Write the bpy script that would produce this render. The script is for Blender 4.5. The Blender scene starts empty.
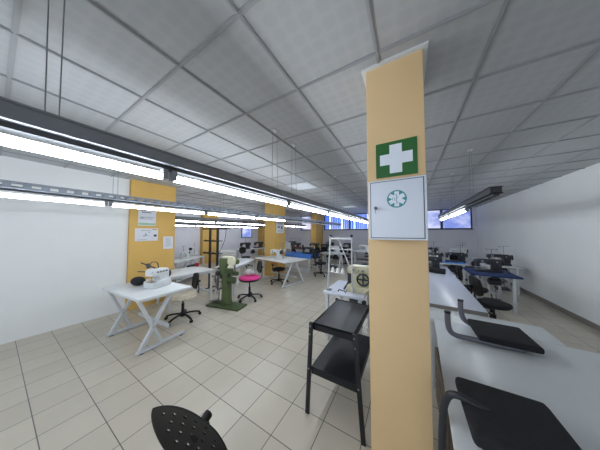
import bpy, bmesh, math, random
from mathutils import Vector, Matrix
random.seed(7)
PI = math.pi
scene = bpy.context.scene
C = scene.collection

# ------------------------------------------------------------------ camera, world, exposure
cam = bpy.data.cameras.new('camera')
cam.sensor_fit = 'HORIZONTAL'; cam.sensor_width = 36.0
cam.lens = 182.55 * 36.0 / 600.0
cam.clip_start = 0.02; cam.clip_end = 100
co = bpy.data.objects.new('camera', cam); C.objects.link(co)
co.location = (0, 0, 1.685); co.rotation_euler = (PI/2 + 0.0387, 0, 0.5337)
scene.camera = co

world = bpy.data.worlds.new('daylight'); scene.world = world
world.use_nodes = True
bg = world.node_tree.nodes['Background']
bg.inputs[0].default_value = (0.80, 0.88, 1.0, 1); bg.inputs[1].default_value = 1.1
TUBE_POWER = 29.0
WINDOW_POWER = 0.85
vs = scene.view_settings
vs.view_transform = 'Standard'; vs.look = 'None'; vs.exposure = 0.32; vs.gamma = 1.0
vs.use_curve_mapping = False

# ------------------------------------------------------------------ materials
def lin(c):
    out = []
    for v in c:
        v /= 255.0
        out.append(v/12.92 if v <= 0.04045 else ((v+0.055)/1.055)**2.4)
    return tuple(out) + (1.0,)

def mat(name, rgb, rough=0.5, metal=0.0, var=0.06, scale=8.0, bump=0.0, bscale=60.0, coat=0.0, spec=0.5):
    m = bpy.data.materials.new(name); m.use_nodes = True
    nt = m.node_tree; b = nt.nodes['Principled BSDF']
    b.inputs['Roughness'].default_value = rough; b.inputs['Metallic'].default_value = metal
    b.inputs['Specular IOR Level'].default_value = spec
    if coat: b.inputs['Coat Weight'].default_value = coat
    tc = nt.nodes.new('ShaderNodeTexCoord')
    n = nt.nodes.new('ShaderNodeTexNoise'); n.inputs['Scale'].default_value = scale; n.inputs['Detail'].default_value = 4
    nt.links.new(tc.outputs['Object'], n.inputs['Vector'])
    r = nt.nodes.new('ShaderNodeValToRGB')
    c = lin(rgb)
    r.color_ramp.elements[0].position = 0.3; r.color_ramp.elements[1].position = 0.7
    r.color_ramp.elements[0].color = tuple(max(0, v*(1-var)) for v in c[:3]) + (1,)
    r.color_ramp.elements[1].color = tuple(min(1, v*(1+var)) for v in c[:3]) + (1,)
    nt.links.new(n.outputs['Fac'], r.inputs['Fac']); nt.links.new(r.outputs['Color'], b.inputs['Base Color'])
    if bump:
        n2 = nt.nodes.new('ShaderNodeTexNoise'); n2.inputs['Scale'].default_value = bscale; n2.inputs['Detail'].default_value = 3
        nt.links.new(tc.outputs['Object'], n2.inputs['Vector'])
        bp = nt.nodes.new('ShaderNodeBump'); bp.inputs['Strength'].default_value = bump; bp.inputs['Distance'].default_value = 0.01
        nt.links.new(n2.outputs['Fac'], bp.inputs['Height']); nt.links.new(bp.outputs['Normal'], b.inputs['Normal'])
    return m

def emit(name, rgb, power):
    m = bpy.data.materials.new(name); m.use_nodes = True
    nt = m.node_tree; b = nt.nodes['Principled BSDF']
    b.inputs['Base Color'].default_value = lin((230, 235, 240))
    b.inputs['Emission Color'].default_value = lin(rgb); b.inputs['Emission Strength'].default_value = power
    return m

M = {}
M['white_wall'] = mat('white_wall_paint', (228, 230, 230), 0.85, var=0.02, scale=2, bump=0.08)
M['grey_wall'] = mat('grey_wall_paint', (222, 222, 232), 0.85, var=0.04, scale=1.5, bump=0.08)
M['pillar'] = mat('pale_ochre_paint', (222, 190, 142), 0.7, var=0.035, scale=2.2, bump=0.1, bscale=25)
M['ochre'] = mat('ochre_paint', (212, 172, 96), 0.75, var=0.04, scale=2.2, bump=0.1, bscale=25)
M['tbar'] = mat('ceiling_tee_bar', (150, 152, 155), 0.5, var=0.03)
M['white_metal'] = mat('white_enamel_metal', (205, 208, 210), 0.35, var=0.03)
M['laminate'] = mat('white_laminate', (212, 216, 218), 0.3, var=0.03, scale=3)
M['laminate_blue'] = mat('bluish_white_laminate', (200, 205, 218), 0.28, var=0.03, scale=3)
M['edge'] = mat('grey_edge_band', (128, 124, 118), 0.6)
M['frame_white'] = mat('white_tube_steel', (200, 204, 208), 0.4, var=0.04)
M['black_metal'] = mat('black_coated_steel', (24, 26, 32), 0.38, var=0.25, scale=6, bump=0.03, spec=0.4)
M['black_plastic'] = mat('black_plastic', (13, 13, 15), 0.5, var=0.15, spec=0.3)
M['black_fabric'] = mat('black_fabric', (27, 27, 31), 0.9, var=0.2, scale=30, bump=0.3, bscale=200)
M['chrome'] = mat('chrome', (190, 192, 195), 0.2, 1.0, var=0.03)
M['steel'] = mat('dull_steel', (140, 142, 145), 0.4, 0.8)
M['rail'] = mat('grey_painted_rail', (122, 126, 132), 0.5, var=0.06)
M['rail_dark'] = mat('dark_grey_rail', (40, 42, 46), 0.5, var=0.08)
M['tray'] = mat('galvanised_cable_tray', (150, 158, 170), 0.4, 0.5, var=0.1)
M['cream_cloth'] = mat('cream_fur_cloth', (206, 196, 178), 0.95, var=0.12, scale=14, bump=0.6, bscale=60)
M['pink'] = mat('pink_fabric', (226, 62, 142), 0.85, var=0.1, bump=0.2)
M['white_cloth'] = mat('white_cloth', (208, 208, 206), 0.9, var=0.06, bump=0.3, bscale=30)
M['green'] = mat('olive_green_enamel', (84, 98, 62), 0.45, var=0.12, scale=7)
M['green_dark'] = mat('dark_olive_base', (64, 78, 46), 0.5, var=0.12)
M['cream'] = mat('cream_enamel', (214, 212, 184), 0.4, var=0.05)
M['machine_white'] = mat('white_machine_enamel', (214, 217, 218), 0.35, var=0.04)
M['beige'] = mat('beige_machine_enamel', (196, 190, 160), 0.4, var=0.07)
M['dark_machine'] = mat('black_machine_enamel', (44, 46, 52), 0.35, var=0.15)
M['blue_cloth'] = mat('blue_cloth', (74, 134, 220), 0.85, var=0.15, scale=4, bump=0.4, bscale=18)
M['navy'] = mat('navy_cloth', (40, 58, 104), 0.9, var=0.2, scale=5, bump=0.4, bscale=18)
M['red'] = mat('red_thread', (165, 24, 44), 0.7)
M['brown_thread'] = mat('brown_thread', (112, 62, 58), 0.8)
M['white_thread'] = mat('white_thread', (222, 222, 218), 0.8)
M['tan'] = mat('tan_wood', (176, 128, 70), 0.55, var=0.15, scale=9)
M['brown_wood'] = mat('grey_brown_wood', (104, 92, 80), 0.6, var=0.2, scale=5)
M['grey_tube'] = mat('grey_oval_tube', (112, 112, 122), 0.4, 0.3, var=0.05)
M['paper'] = mat('white_paper', (214, 216, 222), 0.9, var=0.015)
M['ink'] = mat('grey_ink', (118, 122, 140), 0.9)
M['ink_red'] = mat('dark_red_ink', (150, 66, 84), 0.9)
M['ink_green'] = mat('pale_green_ink', (150, 190, 160), 0.9)
M['ink_dark'] = mat('dark_ink', (52, 58, 70), 0.9)
M['sign_green'] = mat('sign_green', (34, 98, 40), 0.5, var=0.03)
M['sign_white'] = mat('sign_white', (226, 232, 240), 0.5, var=0.02)
M['teal'] = mat('teal_print', (62, 142, 150), 0.5, var=0.05)
M['cabinet'] = mat('cabinet_white', (216, 222, 232), 0.3, var=0.015, coat=0.3)
M['gap'] = mat('door_gap_grey', (86, 92, 104), 0.7)
M['window_frame'] = mat('blue_grey_window_frame', (70, 84, 120), 0.5)
M['tube_on'] = emit('lit_tube', (240, 248, 255), TUBE_POWER)
M['tube_off'] = mat('unlit_tube', (214, 218, 222), 0.25)

def floor_mat():
    m = bpy.data.materials.new('ceramic_floor_tiles'); m.use_nodes = True
    nt = m.node_tree; b = nt.nodes['Principled BSDF']; L = nt.links
    tc = nt.nodes.new('ShaderNodeTexCoord')
    mp = nt.nodes.new('ShaderNodeMapping'); mp.inputs['Location'].default_value = (2.0028/0.33, -1.2383/0.33, 0)
    mp.inputs['Scale'].default_value = (1/0.33, 1/0.33, 1)
    L.new(tc.outputs['Object'], mp.inputs['Vector'])
    br = nt.nodes.new('ShaderNodeTexBrick'); br.offset = 0; br.squash = 1
    br.inputs['Scale'].default_value = 1; br.inputs['Brick Width'].default_value = 1; br.inputs['Row Height'].default_value = 1
    br.inputs['Mortar Size'].default_value = 0.011; br.inputs['Mortar Smooth'].default_value = 0.2; br.inputs['Bias'].default_value = 0
    br.inputs['Color1'].default_value = lin((196, 188, 173)); br.inputs['Color2'].default_value = lin((187, 179, 165))
    br.inputs['Mortar'].default_value = lin((92, 90, 88))
    L.new(mp.outputs['Vector'], br.inputs['Vector'])
    n = nt.nodes.new('ShaderNodeTexNoise'); n.inputs['Scale'].default_value = 5; n.inputs['Detail'].default_value = 6
    L.new(tc.outputs['Object'], n.inputs['Vector'])
    mr = nt.nodes.new('ShaderNodeMapRange'); mr.inputs['To Min'].default_value = 0.93; mr.inputs['To Max'].default_value = 1.06
    L.new(n.outputs['Fac'], mr.inputs['Value'])
    mx = nt.nodes.new('ShaderNodeMix'); mx.data_type = 'RGBA'; mx.blend_type = 'MULTIPLY'; mx.inputs['Factor'].default_value = 1
    L.new(br.outputs['Color'], mx.inputs['A']); L.new(mr.outputs['Result'], mx.inputs['B'])
    L.new(mx.outputs['Result'], b.inputs['Base Color'])
    b.inputs['Roughness'].default_value = 0.3
    bp = nt.nodes.new('ShaderNodeBump'); bp.inputs['Strength'].default_value = 0.25; bp.inputs['Distance'].default_value = 0.003; bp.invert = True
    L.new(br.outputs['Fac'], bp.inputs['Height']); L.new(bp.outputs['Normal'], b.inputs['Normal'])
    return m
M['floor'] = floor_mat()

def ceiling_mat():
    m = bpy.data.materials.new('embossed_ceiling_tiles'); m.use_nodes = True
    nt = m.node_tree; b = nt.nodes['Principled BSDF']; L = nt.links
    tc = nt.nodes.new('ShaderNodeTexCoord')
    v = nt.nodes.new('ShaderNodeTexVoronoi'); v.inputs['Scale'].default_value = 11; v.inputs['Randomness'].default_value = 0.15
    L.new(tc.outputs['Object'], v.inputs['Vector'])
    r = nt.nodes.new('ShaderNodeValToRGB'); e = r.color_ramp.elements
    e[0].position = 0.36; e[0].color = lin((165, 168, 171)); e[1].position = 0.56; e[1].color = lin((171, 173, 176))
    L.new(v.outputs['Distance'], r.inputs['Fac'])
    L.new(r.outputs['Color'], b.inputs['Base Color'])
    b.inputs['Roughness'].default_value = 0.45
    bp = nt.nodes.new('ShaderNodeBump'); bp.inputs['Strength'].default_value = 0.25; bp.inputs['Distance'].default_value = 0.012
    L.new(r.outputs['Color'], bp.inputs['Height']); L.new(bp.outputs['Normal'], b.inputs['Normal'])
    return m
M['ceiling'] = ceiling_mat()

def glass_mat(name, c1, c2, sx, sz, power, thr=(0.4, 0.6)):
    """a bright pane: daylight glow through blue film and blinds, in soft vertical bands"""
    m = bpy.data.materials.new(name); m.use_nodes = True
    nt = m.node_tree; b = nt.nodes['Principled BSDF']; L = nt.links
    tc = nt.nodes.new('ShaderNodeTexCoord'); mp = nt.nodes.new('ShaderNodeMapping')
    mp.inputs['Scale'].default_value = (sx, sx, sz); L.new(tc.outputs['Object'], mp.inputs['Vector'])
    n = nt.nodes.new('ShaderNodeTexNoise'); n.inputs['Scale'].default_value = 1; n.inputs['Detail'].default_value = 3
    L.new(mp.outputs['Vector'], n.inputs['Vector'])
    r = nt.nodes.new('ShaderNodeValToRGB'); e = r.color_ramp.elements
    e[0].position = thr[0]; e[0].color = lin(c1); e[1].position = thr[1]; e[1].color = lin(c2)
    L.new(n.outputs['Fac'], r.inputs['Fac'])
    b.inputs['Base Color'].default_value = lin((60, 70, 100)); b.inputs['Roughness'].default_value = 0.15
    L.new(r.outputs['Color'], b.inputs['Emission Color']); b.inputs['Emission Strength'].default_value = power
    return m
M['pane_blinds'] = glass_mat('blue_blind_daylight', (150, 180, 240), (225, 232, 250), 2, 0.4, WINDOW_POWER*1.6)
M['pane_sky'] = glass_mat('pale_daylight_pane', (122, 142, 206), (214, 216, 240), 1.6, 2.6, WINDOW_POWER, (0.42, 0.6))
M['pane_lilac'] = glass_mat('lilac_daylight_pane', (122, 142, 218), (206, 212, 244), 1.5, 2.0, WINDOW_POWER)
M['blind'] = mat('blue_fabric_blind', (120, 176, 242), 0.8, var=0.06)
_nt = M['blind'].node_tree; _b = _nt.nodes['Principled BSDF']; _o = _nt.nodes['Material Output']
_t = _nt.nodes.new('ShaderNodeBsdfTranslucent'); _t.inputs['Color'].default_value = lin((128, 190, 246))
_m = _nt.nodes.new('ShaderNodeMixShader'); _m.inputs[0].default_value = 0.75
_nt.links.new(_b.outputs[0], _m.inputs[1]); _nt.links.new(_t.outputs[0], _m.inputs[2]); _nt.links.new(_m.outputs[0], _o.inputs['Surface'])

# ------------------------------------------------------------------ mesh helpers
class MB:
    """collects shapes, then links them as ONE mesh object"""
    def __init__(s): s.bm = bmesh.new()
    def box(s, c, d, rz=0.0, rot=None, bev=0.0, seg=2):
        R = rot if rot is not None else Matrix.Rotation(rz, 4, 'Z')
        m = Matrix.Translation(c) @ R @ Matrix.Diagonal((d[0], d[1], d[2], 1))
        t = bmesh.new(); bmesh.ops.create_cube(t, size=1, matrix=m)
        if bev: bmesh.ops.bevel(t, geom=t.edges[:], offset=bev, segments=seg, affect='EDGES', profile=0.6)
        s._join(t); return s
    def _join(s, t):
        me = bpy.data.meshes.new('tmp'); t.to_mesh(me); t.free(); s.bm.from_mesh(me); bpy.data.meshes.remove(me)
    def bar(s, a, b, w, h=None, bev=0.0, up=(0, 0, 1)):
        a = Vector(a); b = Vector(b); h = w if h is None else h
        z = (b-a).normalized(); u = Vector(up)
        if abs(z.dot(u)) > 0.98: u = Vector((0, 1, 0))
        x = u.cross(z).normalized(); y = z.cross(x)
        R = Matrix((x, y, z)).transposed().to_4x4()
        return s.box((a+b)/2, (w, h, (b-a).length), rot=R, bev=bev)
    def cyl(s, a, b, r, r2=None, n=14):
        a = Vector(a); b = Vector(b); d = b-a
        m = Matrix.Translation((a+b)/2) @ d.to_track_quat('Z', 'Y').to_matrix().to_4x4()
        t = bmesh.new()
        bmesh.ops.create_cone(t, cap_ends=True, segments=n, radius1=r, radius2=r if r2 is None else r2, depth=d.length, matrix=m)
        s._join(t); return s
    def ball(s, c, r, sc=(1, 1, 1), n=12):
        t = bmesh.new(); bmesh.ops.create_uvsphere(t, u_segments=n*2, v_segments=n, radius=r, matrix=Matrix.Translation(c) @ Matrix.Diagonal((*sc, 1)))
        s._join(t); return s
    def lathe(s, prof, c=(0, 0, 0), axis='Z', n=20):
        """prof: (radius, height) pairs along the axis"""
        R = {'Z': Matrix.Identity(4), 'X': Matrix.Rotation(PI/2, 4, 'Y'), 'Y': Matrix.Rotation(-PI/2, 4, 'X')}[axis]
        T = Matrix.Translation(c) @ R
        rings = []
        for r, h in prof:
            rings.append([s.bm.verts.new(T @ Vector((max(r, 1e-4)*math.cos(2*PI*k/n), max(r, 1e-4)*math.sin(2*PI*k/n), h))) for k in range(n)])
        for a, b in zip(rings, rings[1:]):
            for k in range(n): s.bm.faces.new((a[k], a[(k+1) % n], b[(k+1) % n], b[k]))
        s.bm.faces.new(list(reversed(rings[0]))); s.bm.faces.new(rings[-1]); return s
    def tube(s, pts, r, n=10, flat=1.0, smooth=4):
        P = [Vector(p) for p in pts]
        if smooth and len(P) > 2:
            Q = []
            for i in range(len(P)-1):
                p0 = P[max(i-1, 0)]; p1 = P[i]; p2 = P[i+1]; p3 = P[min(i+2, len(P)-1)]
                for k in range(smooth):
                    t = k/smooth
                    Q.append(0.5*((2*p1)+(-p0+p2)*t+(2*p0-5*p1+4*p2-p3)*t*t+(-p0+3*p1-3*p2+p3)*t**3))
            Q.append(P[-1]); P = Q
        rings = []; px = None
        for i, p in enumerate(P):
            d = (P[min(i+1, len(P)-1)]-P[max(i-1, 0)]).normalized()
            if px is None:
                u = Vector((0, 0, 1)) if abs(d.z) < 0.9 else Vector((0, 1, 0))
                px = u.cross(d).normalized()
            px = (px - d*px.dot(d)).normalized(); y = d.cross(px)
            rings.append([s.bm.verts.new(p + px*(r*math.cos(2*PI*k/n)) + y*(r*flat*math.sin(2*PI*k/n))) for k in range(n)])
        for a, b in zip(rings, rings[1:]):
            for k in range(n): s.bm.faces.new((a[k], a[(k+1) % n], b[(k+1) % n], b[k]))
        s.bm.faces.new(list(reversed(rings[0]))); s.bm.faces.new(rings[-1]); return s
    def prism(s, poly, plane, a, b, bev=0.0):
        """poly in 'XZ' (extruded along Y from a to b), 'XY' or 'YZ'"""
        f = {'XZ': lambda u, v, w: (u, w, v), 'XY': lambda u, v, w: (u, v, w), 'YZ': lambda u, v, w: (w, u, v)}[plane]
        t = bmesh.new()
        A = [t.verts.new(f(u, v, a)) for u, v in poly]; B = [t.verts.new(f(u, v, b)) for u, v in poly]
        n = len(poly)
        t.faces.new(A); t.faces.new(list(reversed(B)))
        for k in range(n): t.faces.new((A[k], B[k], B[(k+1) % n], A[(k+1) % n]))
        bmesh.ops.recalc_face_normals(t, faces=t.faces[:])
        if bev: bmesh.ops.bevel(t, geom=t.edges[:], offset=bev, segments=2, affect='EDGES', profile=0.6)
        s._join(t); return s
    def build(s, name, m, parent=None, smooth=True, loc=None, rz=0.0):
        bmesh.ops.recalc_face_normals(s.bm, faces=s.bm.faces[:])
        me = bpy.data.meshes.new(name); s.bm.to_mesh(me); s.bm.free()
        if smooth:
            for p in me.polygons: p.use_smooth = True
            me.set_sharp_from_angle(angle=math.radians(38))
        me.materials.append(m)
        o = bpy.data.objects.new(name, me); C.objects.link(o)
        if parent: o.parent = parent
        if loc: o.location = loc; o.rotation_euler.z = rz
        return o

def thing(name, label, cat, loc=(0, 0, 0), rz=0.0, group=None):
    o = bpy.data.objects.new(name, None); C.objects.link(o)
    o.empty_display_size = 0.1
    o.location = loc; o.rotation_euler = (0, 0, rz)
    return tag(o, label, cat, group)
def tag(o, label, cat, group=None):
    o['label'] = label; o['category'] = cat
    if group: o['group'] = group
    return o
def struct(o): o['kind'] = 'structure'; return o

# ------------------------------------------------------------------ the room
CH = 2.845; YF = 11.5; XL = -9.6; XR = 2.78; YB = -2.5
struct(MB().box(((XL+XR)/2, (YF+YB)/2, -0.05), (XR-XL+0.3, YF-YB+0.3, 0.1)).build('floor', M['floor'], smooth=False))
struct(MB().box(((XL+XR)/2, (YF+YB)/2, CH+0.05), (XR-XL+0.3, YF-YB+0.3, 0.1)).build('ceiling', M['ceiling'], smooth=False))
g = MB()
k = -14
while -1.35+0.6*k < XR:
    x = -1.35+0.6*k
    if x > XL: g.box((x, (YF+YB)/2, CH-0.003), (0.024, YF-YB, 0.008)); g.box((x, (YF+YB)/2, CH-0.008), (0.009, YF-YB, 0.006))
    k += 1
k = -6
while 0.632+0.6*k < YF:
    y = 0.632+0.6*k
    if y > YB: g.box(((XL+XR)/2, y, CH-0.0035), (XR-XL, 0.024, 0.008)); g.box(((XL+XR)/2, y, CH-0.0085), (XR-XL, 0.009, 0.006))
    k += 1
struct(g.build('trim_1', M['tbar'], smooth=False))

ZS = 1.83                                            # window sill height on the far wall
w = MB()
w.box(((XL+XR)/2, YF+0.1, ZS/2), (XR-XL+0.3, 0.2, ZS))
holes = [(-6.75, -5.42), (-4.9, -0.55), (0.1, 2.62)]   # x ranges of the windows
edges = [XL-0.15] + [v for h in holes for v in h] + [XR+0.15]
for a, b in zip(edges[0::2], edges[1::2]): w.box(((a+b)/2, YF+0.1, (ZS+CH)/2), (b-a, 0.2, CH-ZS))
struct(w.build('wall_far', M['grey_wall'], smooth=False))
struct(MB().box((XR+0.08, (YF+YB)/2, CH/2), (0.16, YF-YB, CH)).build('wall_right', M['white_wall'], smooth=False))
lw = MB(); lw.box((XL-0.08, (1.5+YF)/2, CH/2), (0.16, YF-1.5, CH))
struct(lw.build('wall_left', M['grey_wall'], smooth=False))
nw = MB(); nw.box((-5.36, (YB+1.53)/2, CH/2), (0.16, 1.53-YB, CH)); nw.box(((XL-5.44)/2, 1.45, CH/2), (-5.44-XL, 0.16, CH))
struct(nw.build('wall_near_left', M['white_wall'], smooth=False))
bb = MB(); bb.box(((XL+XR)/2, YF-0.008, 0.045), (XR-XL, 0.016, 0.09)); struct(bb.build('baseboard_far', M['edge'], smooth=False))
bb = MB(); bb.box((XR-0.008, (YF+YB)/2, 0.045), (0.016, YF-YB-0.04, 0.09)); struct(bb.build('baseboard_right', M['edge'], smooth=False))

def window(n, a, b, pane, posts, blinds=False):
    f = MB(); z0, z1 = ZS, CH-0.01
    f.box(((a+b)/2, YF+0.06, z0+0.025), (b-a, 0.08, 0.05)); f.box(((a+b)/2, YF+0.06, z1-0.025), (b-a, 0.08, 0.05))
    for x in [a+0.025, b-0.025]+posts: f.box((x, YF+0.06, (z0+z1)/2), (0.05 if x in (a+0.025, b-0.025) else 0.1, 0.08, z1-z0))
    fr = struct(f.build('window_%d' % n, M['window_frame'], smooth=False))
    MB().box(((a+b)/2, YF+0.09, (z0+z1)/2), (b-a-0.04, 0.012, z1-z0-0.04)).build('pane', pane, fr, smooth=False)
    MB().box(((a+b)/2, YF-0.03, z0-0.012), (b-a+0.06, 0.1, 0.024), bev=0.004).build('sill', M['window_frame'], fr)
    if blinds:
        s = MB(); x = a+0.08; i = 0
        while x < b-0.05:
            if i % 7 not in (3,): s.box((x, YF+0.035, (z0+z1)/2+0.02), (0.1, 0.004, z1-z0-0.08), rz=0.9)
            x += 0.115; i += 1
        s.build('vertical_blind', M['blind'], fr, smooth=False)
    return fr
window(1, -6.75, -5.42, M['pane_sky'], [-5.75])
window(2, -4.9, -0.55, M['pane_blinds'], [-3.2, -1.9], True)
window(3, 0.1, 2.62, M['pane_lilac'], [1.47, 0.7])
# window high on the far left wall
f = MB(); f.box((XL+0.02, 9.0, 1.32), (0.05, 0.9, 0.05)); f.box((XL+0.02, 9.0, 2.15), (0.05, 0.9, 0.05))
for y in (8.55, 9.45): f.box((XL+0.02, y, 1.735), (0.05, 0.05, 0.88))
fr = struct(f.build('window_4', M['window_frame'], smooth=False))
MB().box((XL+0.012, 9.0, 1.735), (0.012, 0.86, 0.8)).build('pane', M['pane_lilac'], fr, smooth=False)

# pillars
def pillar(x0, x1, y0, y1, m):
    o = MB().box(((x0+x1)/2, (y0+y1)/2, CH/2), (x1-x0, y1-y0, CH), bev=0.006, seg=2).build('pillar', m)
    return struct(o)
pillar(-0.239, 0.102, 1.336, 1.70, M['pillar'])
pillar(-5.62, -5.20, 1.535, 2.43, M['ochre'])
pillar(-4.872, -4.372, 5.504, 6.2, M['ochre'])
pillar(-5.38, -4.985, 10.45, 11.5, M['ochre'])
pillar(-9.6, -9.35, 5.72, 6.6, M['ochre'])
pillar(-9.6, -9.1, 10.1, 10.7, M['ochre'])
# angle trim where the front pillar meets the ceiling
t = MB(); x0, x1, y0, y1 = -0.239, 0.102, 1.336, 1.70
for c, d in ((((x0+x1)/2, y0-0.014, CH-0.007), (x1-x0+0.056, 0.028, 0.014)), (((x0+x1)/2, y1+0.014, CH-0.007), (x1-x0+0.056, 0.028, 0.014)),
             ((x0-0.014, (y0+y1)/2, CH-0.007), (0.028, y1-y0, 0.014)), ((x1+0.014, (y0+y1)/2, CH-0.007), (0.028, y1-y0, 0.014))): t.box(c, d)
struct(t.build('trim_2', M['white_metal'], smooth=False))

# ------------------------------------------------------------------ first aid sign and cabinet on the front pillar
sg = thing('first_aid_sign', 'green square sign with white cross on the ochre pillar', 'sign', (-0.0595, 1.336, 2.167))
MB().box((0, -0.003, 0), (0.24, 0.006, 0.234)).build('sign_board', M['sign_green'], sg, smooth=False)
a, b = 0.095, 0.036
cr = [(-b, -a), (b, -a), (b, -b), (a, -b), (a, b), (b, b), (b, a), (-b, a), (-b, b), (-a, b), (-a, -b), (-b, -b)]
MB().prism(cr, 'XZ', -0.0075, -0.006).build('white_cross', M['sign_white'], sg, smooth=False)

FX, FZ = -0.060, 1.8235                             # cabinet centre
cb = thing('first_aid_cabinet', 'white metal first aid cabinet with teal emblem on the ochre pillar', 'cabinet', (FX, 1.336, FZ))
MB().box((0, -0.05, 0), (0.313, 0.1, 0.372), bev=0.004).build('case', M['cabinet'], cb)
dr = MB().box((0.0, -0.1035, 0.0), (0.279, 0.007, 0.344), bev=0.0025).build('door', M['cabinet'], cb)
gp = MB()
for c, d in (((0, -0.1006, 0.1745), (0.288, 0.0016, 0.0045)), ((0, -0.1006, -0.1745), (0.288, 0.0016, 0.0045)),
             ((-0.142, -0.1006, 0), (0.0045, 0.0016, 0.353)), ((0.142, -0.1006, 0), (0.0045, 0.0016, 0.353))): gp.box(c, d)
gp.build('door_seam', M['gap'], cb, smooth=False)
lk = MB().lathe([(0.010, 0), (0.010, -0.006), (0.007, -0.009)], (-0.112, -0.107, 0.012), 'Y').build('lock', M['steel'], dr)
ky = MB().box((-0.112, -0.121, 0.01), (0.003, 0.022, 0.009)); ky.lathe([(0.0105, -0.0015), (0.0105, 0.0015)], (-0.112, -0.136, 0.008), 'X')
ky.box((-0.1125, -0.121, -0.008), (0.004, 0.002, 0.03)); ky.build('key', M['steel'], dr)
EX, EZ, EY = 0.006, 0.060, -0.107                    # emblem
MB().lathe([(0.053, 0), (0.053, -0.0008)], (EX, EY, EZ), 'Y', 40).build('emblem_disc', M['teal'], dr, smooth=False)
st = MB()
for k in range(3):
    st.box((EX, EY-0.0012, EZ), (0.025, 0.0008+0.0001*k, 0.090), rot=Matrix.Rotation(k*PI/3, 4, 'Y'))
st.build('emblem_star', M['sign_white'], dr, smooth=False)
rd = MB(); rd.box((EX, EY-0.002, EZ), (0.0028, 0.0008, 0.064))
rd.tube([(EX+0.007*math.sin(i*1.15), EY-0.0021, EZ-0.026+i*0.0052) for i in range(11)], 0.0013, 6, 0.5)
for q in (0, 1):
    rd.box((EX-0.022+q*0.011, EY-0.002, EZ-0.001), (0.0022, 0.0008, 0.016))
rd.box((EX-0.0165, EY-0.002, EZ+0.007), (0.011, 0.0008, 0.0022)); rd.box((EX-0.026, EY-0.002, EZ-0.001), (0.007, 0.0008, 0.002))
rd.build('emblem_staff', M['teal'], dr, smooth=False)

# ------------------------------------------------------------------ hanging light rows
def light_row(name, label, x, y0, y1, rail_z, tubes, off=(), style='channel', wires=(), twin=False, dark=False, tr=0.021):
    L = thing('hanging_light_row', label, 'light', (x, (y0+y1)/2, CH), 0, 'hanging fluorescent light rows')
    def q(p): return (p[0], p[1]-(y0+y1)/2, p[2]-CH)
    ln = y1-y0; z = rail_z
    r = MB()
    if style == 'channel':
        r.box(q((0, (y0+y1)/2, z-0.035)), (0.085, ln, 0.07)); r.box(q((0, (y0+y1)/2, z-0.003)), (0.105, ln, 0.008)); r.box(q((0, (y0+y1)/2, z-0.067)), (0.105, ln, 0.008))
        r.build('rail', M['rail_dark' if dark else 'rail'], L, smooth=False)
    else:
        r.box(q((0, (y0+y1)/2, z-0.068)), (0.1, ln, 0.006))
        for s in (-1, 1):
            r.box(q((s*0.05, (y0+y1)/2, z-0.006)), (0.006, ln, 0.012)); r.box(q((s*0.05, (y0+y1)/2, z-0.062)), (0.006, ln, 0.014))
        n = int(ln/0.11)
        for i in range(n+1):
            yy = y0+i*ln/n
            for s in (-1, 1): r.box(q((s*0.05, yy, z-0.034)), (0.006, 0.045, 0.05))
        r.build('cable_tray', M['tray'], L, smooth=False)
        c = MB(); c.tube([q((0.01*math.sin(i*1.7), y0+0.1+i*(ln-0.2)/24, z-0.055+0.006*math.sin(i*2.3))) for i in range(25)], 0.012, 8)
        c.build('cable', M['black_plastic'], L)
    MB().box(q((0, (y0+y1)/2, z-0.085)), (0.045, ln, 0.022)).build('batten', M['rail_dark'], L, smooth=False)
    xs = (-0.028, 0.028) if twin else (0,)
    for (a, b) in tubes:
        lit = (a, b) not in off
        for dx in xs:
            t = MB().cyl(q((dx, a+0.03, z-0.138)), q((dx, b-0.03, z-0.138)), tr, n=16)
            t.build('fluorescent_tube', M['tube_on' if lit else 'tube_off'], L)
        for yy in (a+0.02, b-0.02):
            MB().box(q((0, yy, z-0.125)), (0.05 if not twin else 0.1, 0.03, 0.06), bev=0.004).build('tube_holder', M['rail'], L)
    for yy in wires:
        cpl = MB().box(q((0, yy+0.01, CH-0.006)), (0.05, 0.07, 0.01)).build('ceiling_clip', M['white_metal'], L)
        MB().cyl(q((-0.03, yy, z)), q((-0.012, yy-0.01, CH)), 0.0022, n=6).build('hanger_wire', M['steel'], cpl)
        MB().cyl(q((0.03, yy+0.03, z)), q((0.012, yy+0.03, CH)), 0.0022, n=6).build('hanger_wire', M['steel'], cpl)
    return L
light_row('a', 'long grey light rail nearest the front pillar with bright tubes along the aisle', -1.285, -0.9, 10.2, 2.165,
          [(-0.75+1.31*i, 0.55+1.31*i) for i in range(8)], wires=(0.1, 1.6, 2.0, 3.6, 5.2, 6.8))
light_row('b', 'slotted cable tray with a bright tube line passing in front of the notice column', -3.3, -0.6, 10.2, 2.175,
          [(-0.55+1.31*i, 0.75+1.31*i) for i in range(8)], off=[(-0.55+1.31*i, 0.75+1.31*i) for i in range(4, 8)], style='tray', wires=(0.8, 2.4, 4.0, 5.6, 7.2, 9.0))
light_row('c', 'dark light rail with lit tubes behind the notice column, above the far left tables', -5.75, 2.6, 10.4, 2.15,
          [(2.65+1.31*i, 3.95+1.31*i) for i in range(6)], wires=(3.2, 5.0, 6.8, 8.6, 10.2), tr=0.014)
light_row('d', 'farthest lit tube row close to the grey left wall', -8.1, 3.2, 9.2, 2.09,
          [(3.3+1.31*i, 4.6+1.31*i) for i in range(4)], wires=(4.0, 6.0, 8.0), tr=0.014)
light_row('e', 'dark light rail hanging right of the front pillar before the lilac windows', 0.78, 2.6, 6.35, 2.15,
          [(3.65+1.31*i, 4.95+1.31*i) for i in range(2)], dark=True, tr=0.014, wires=(3.4, 4.6, 6.15))
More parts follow.
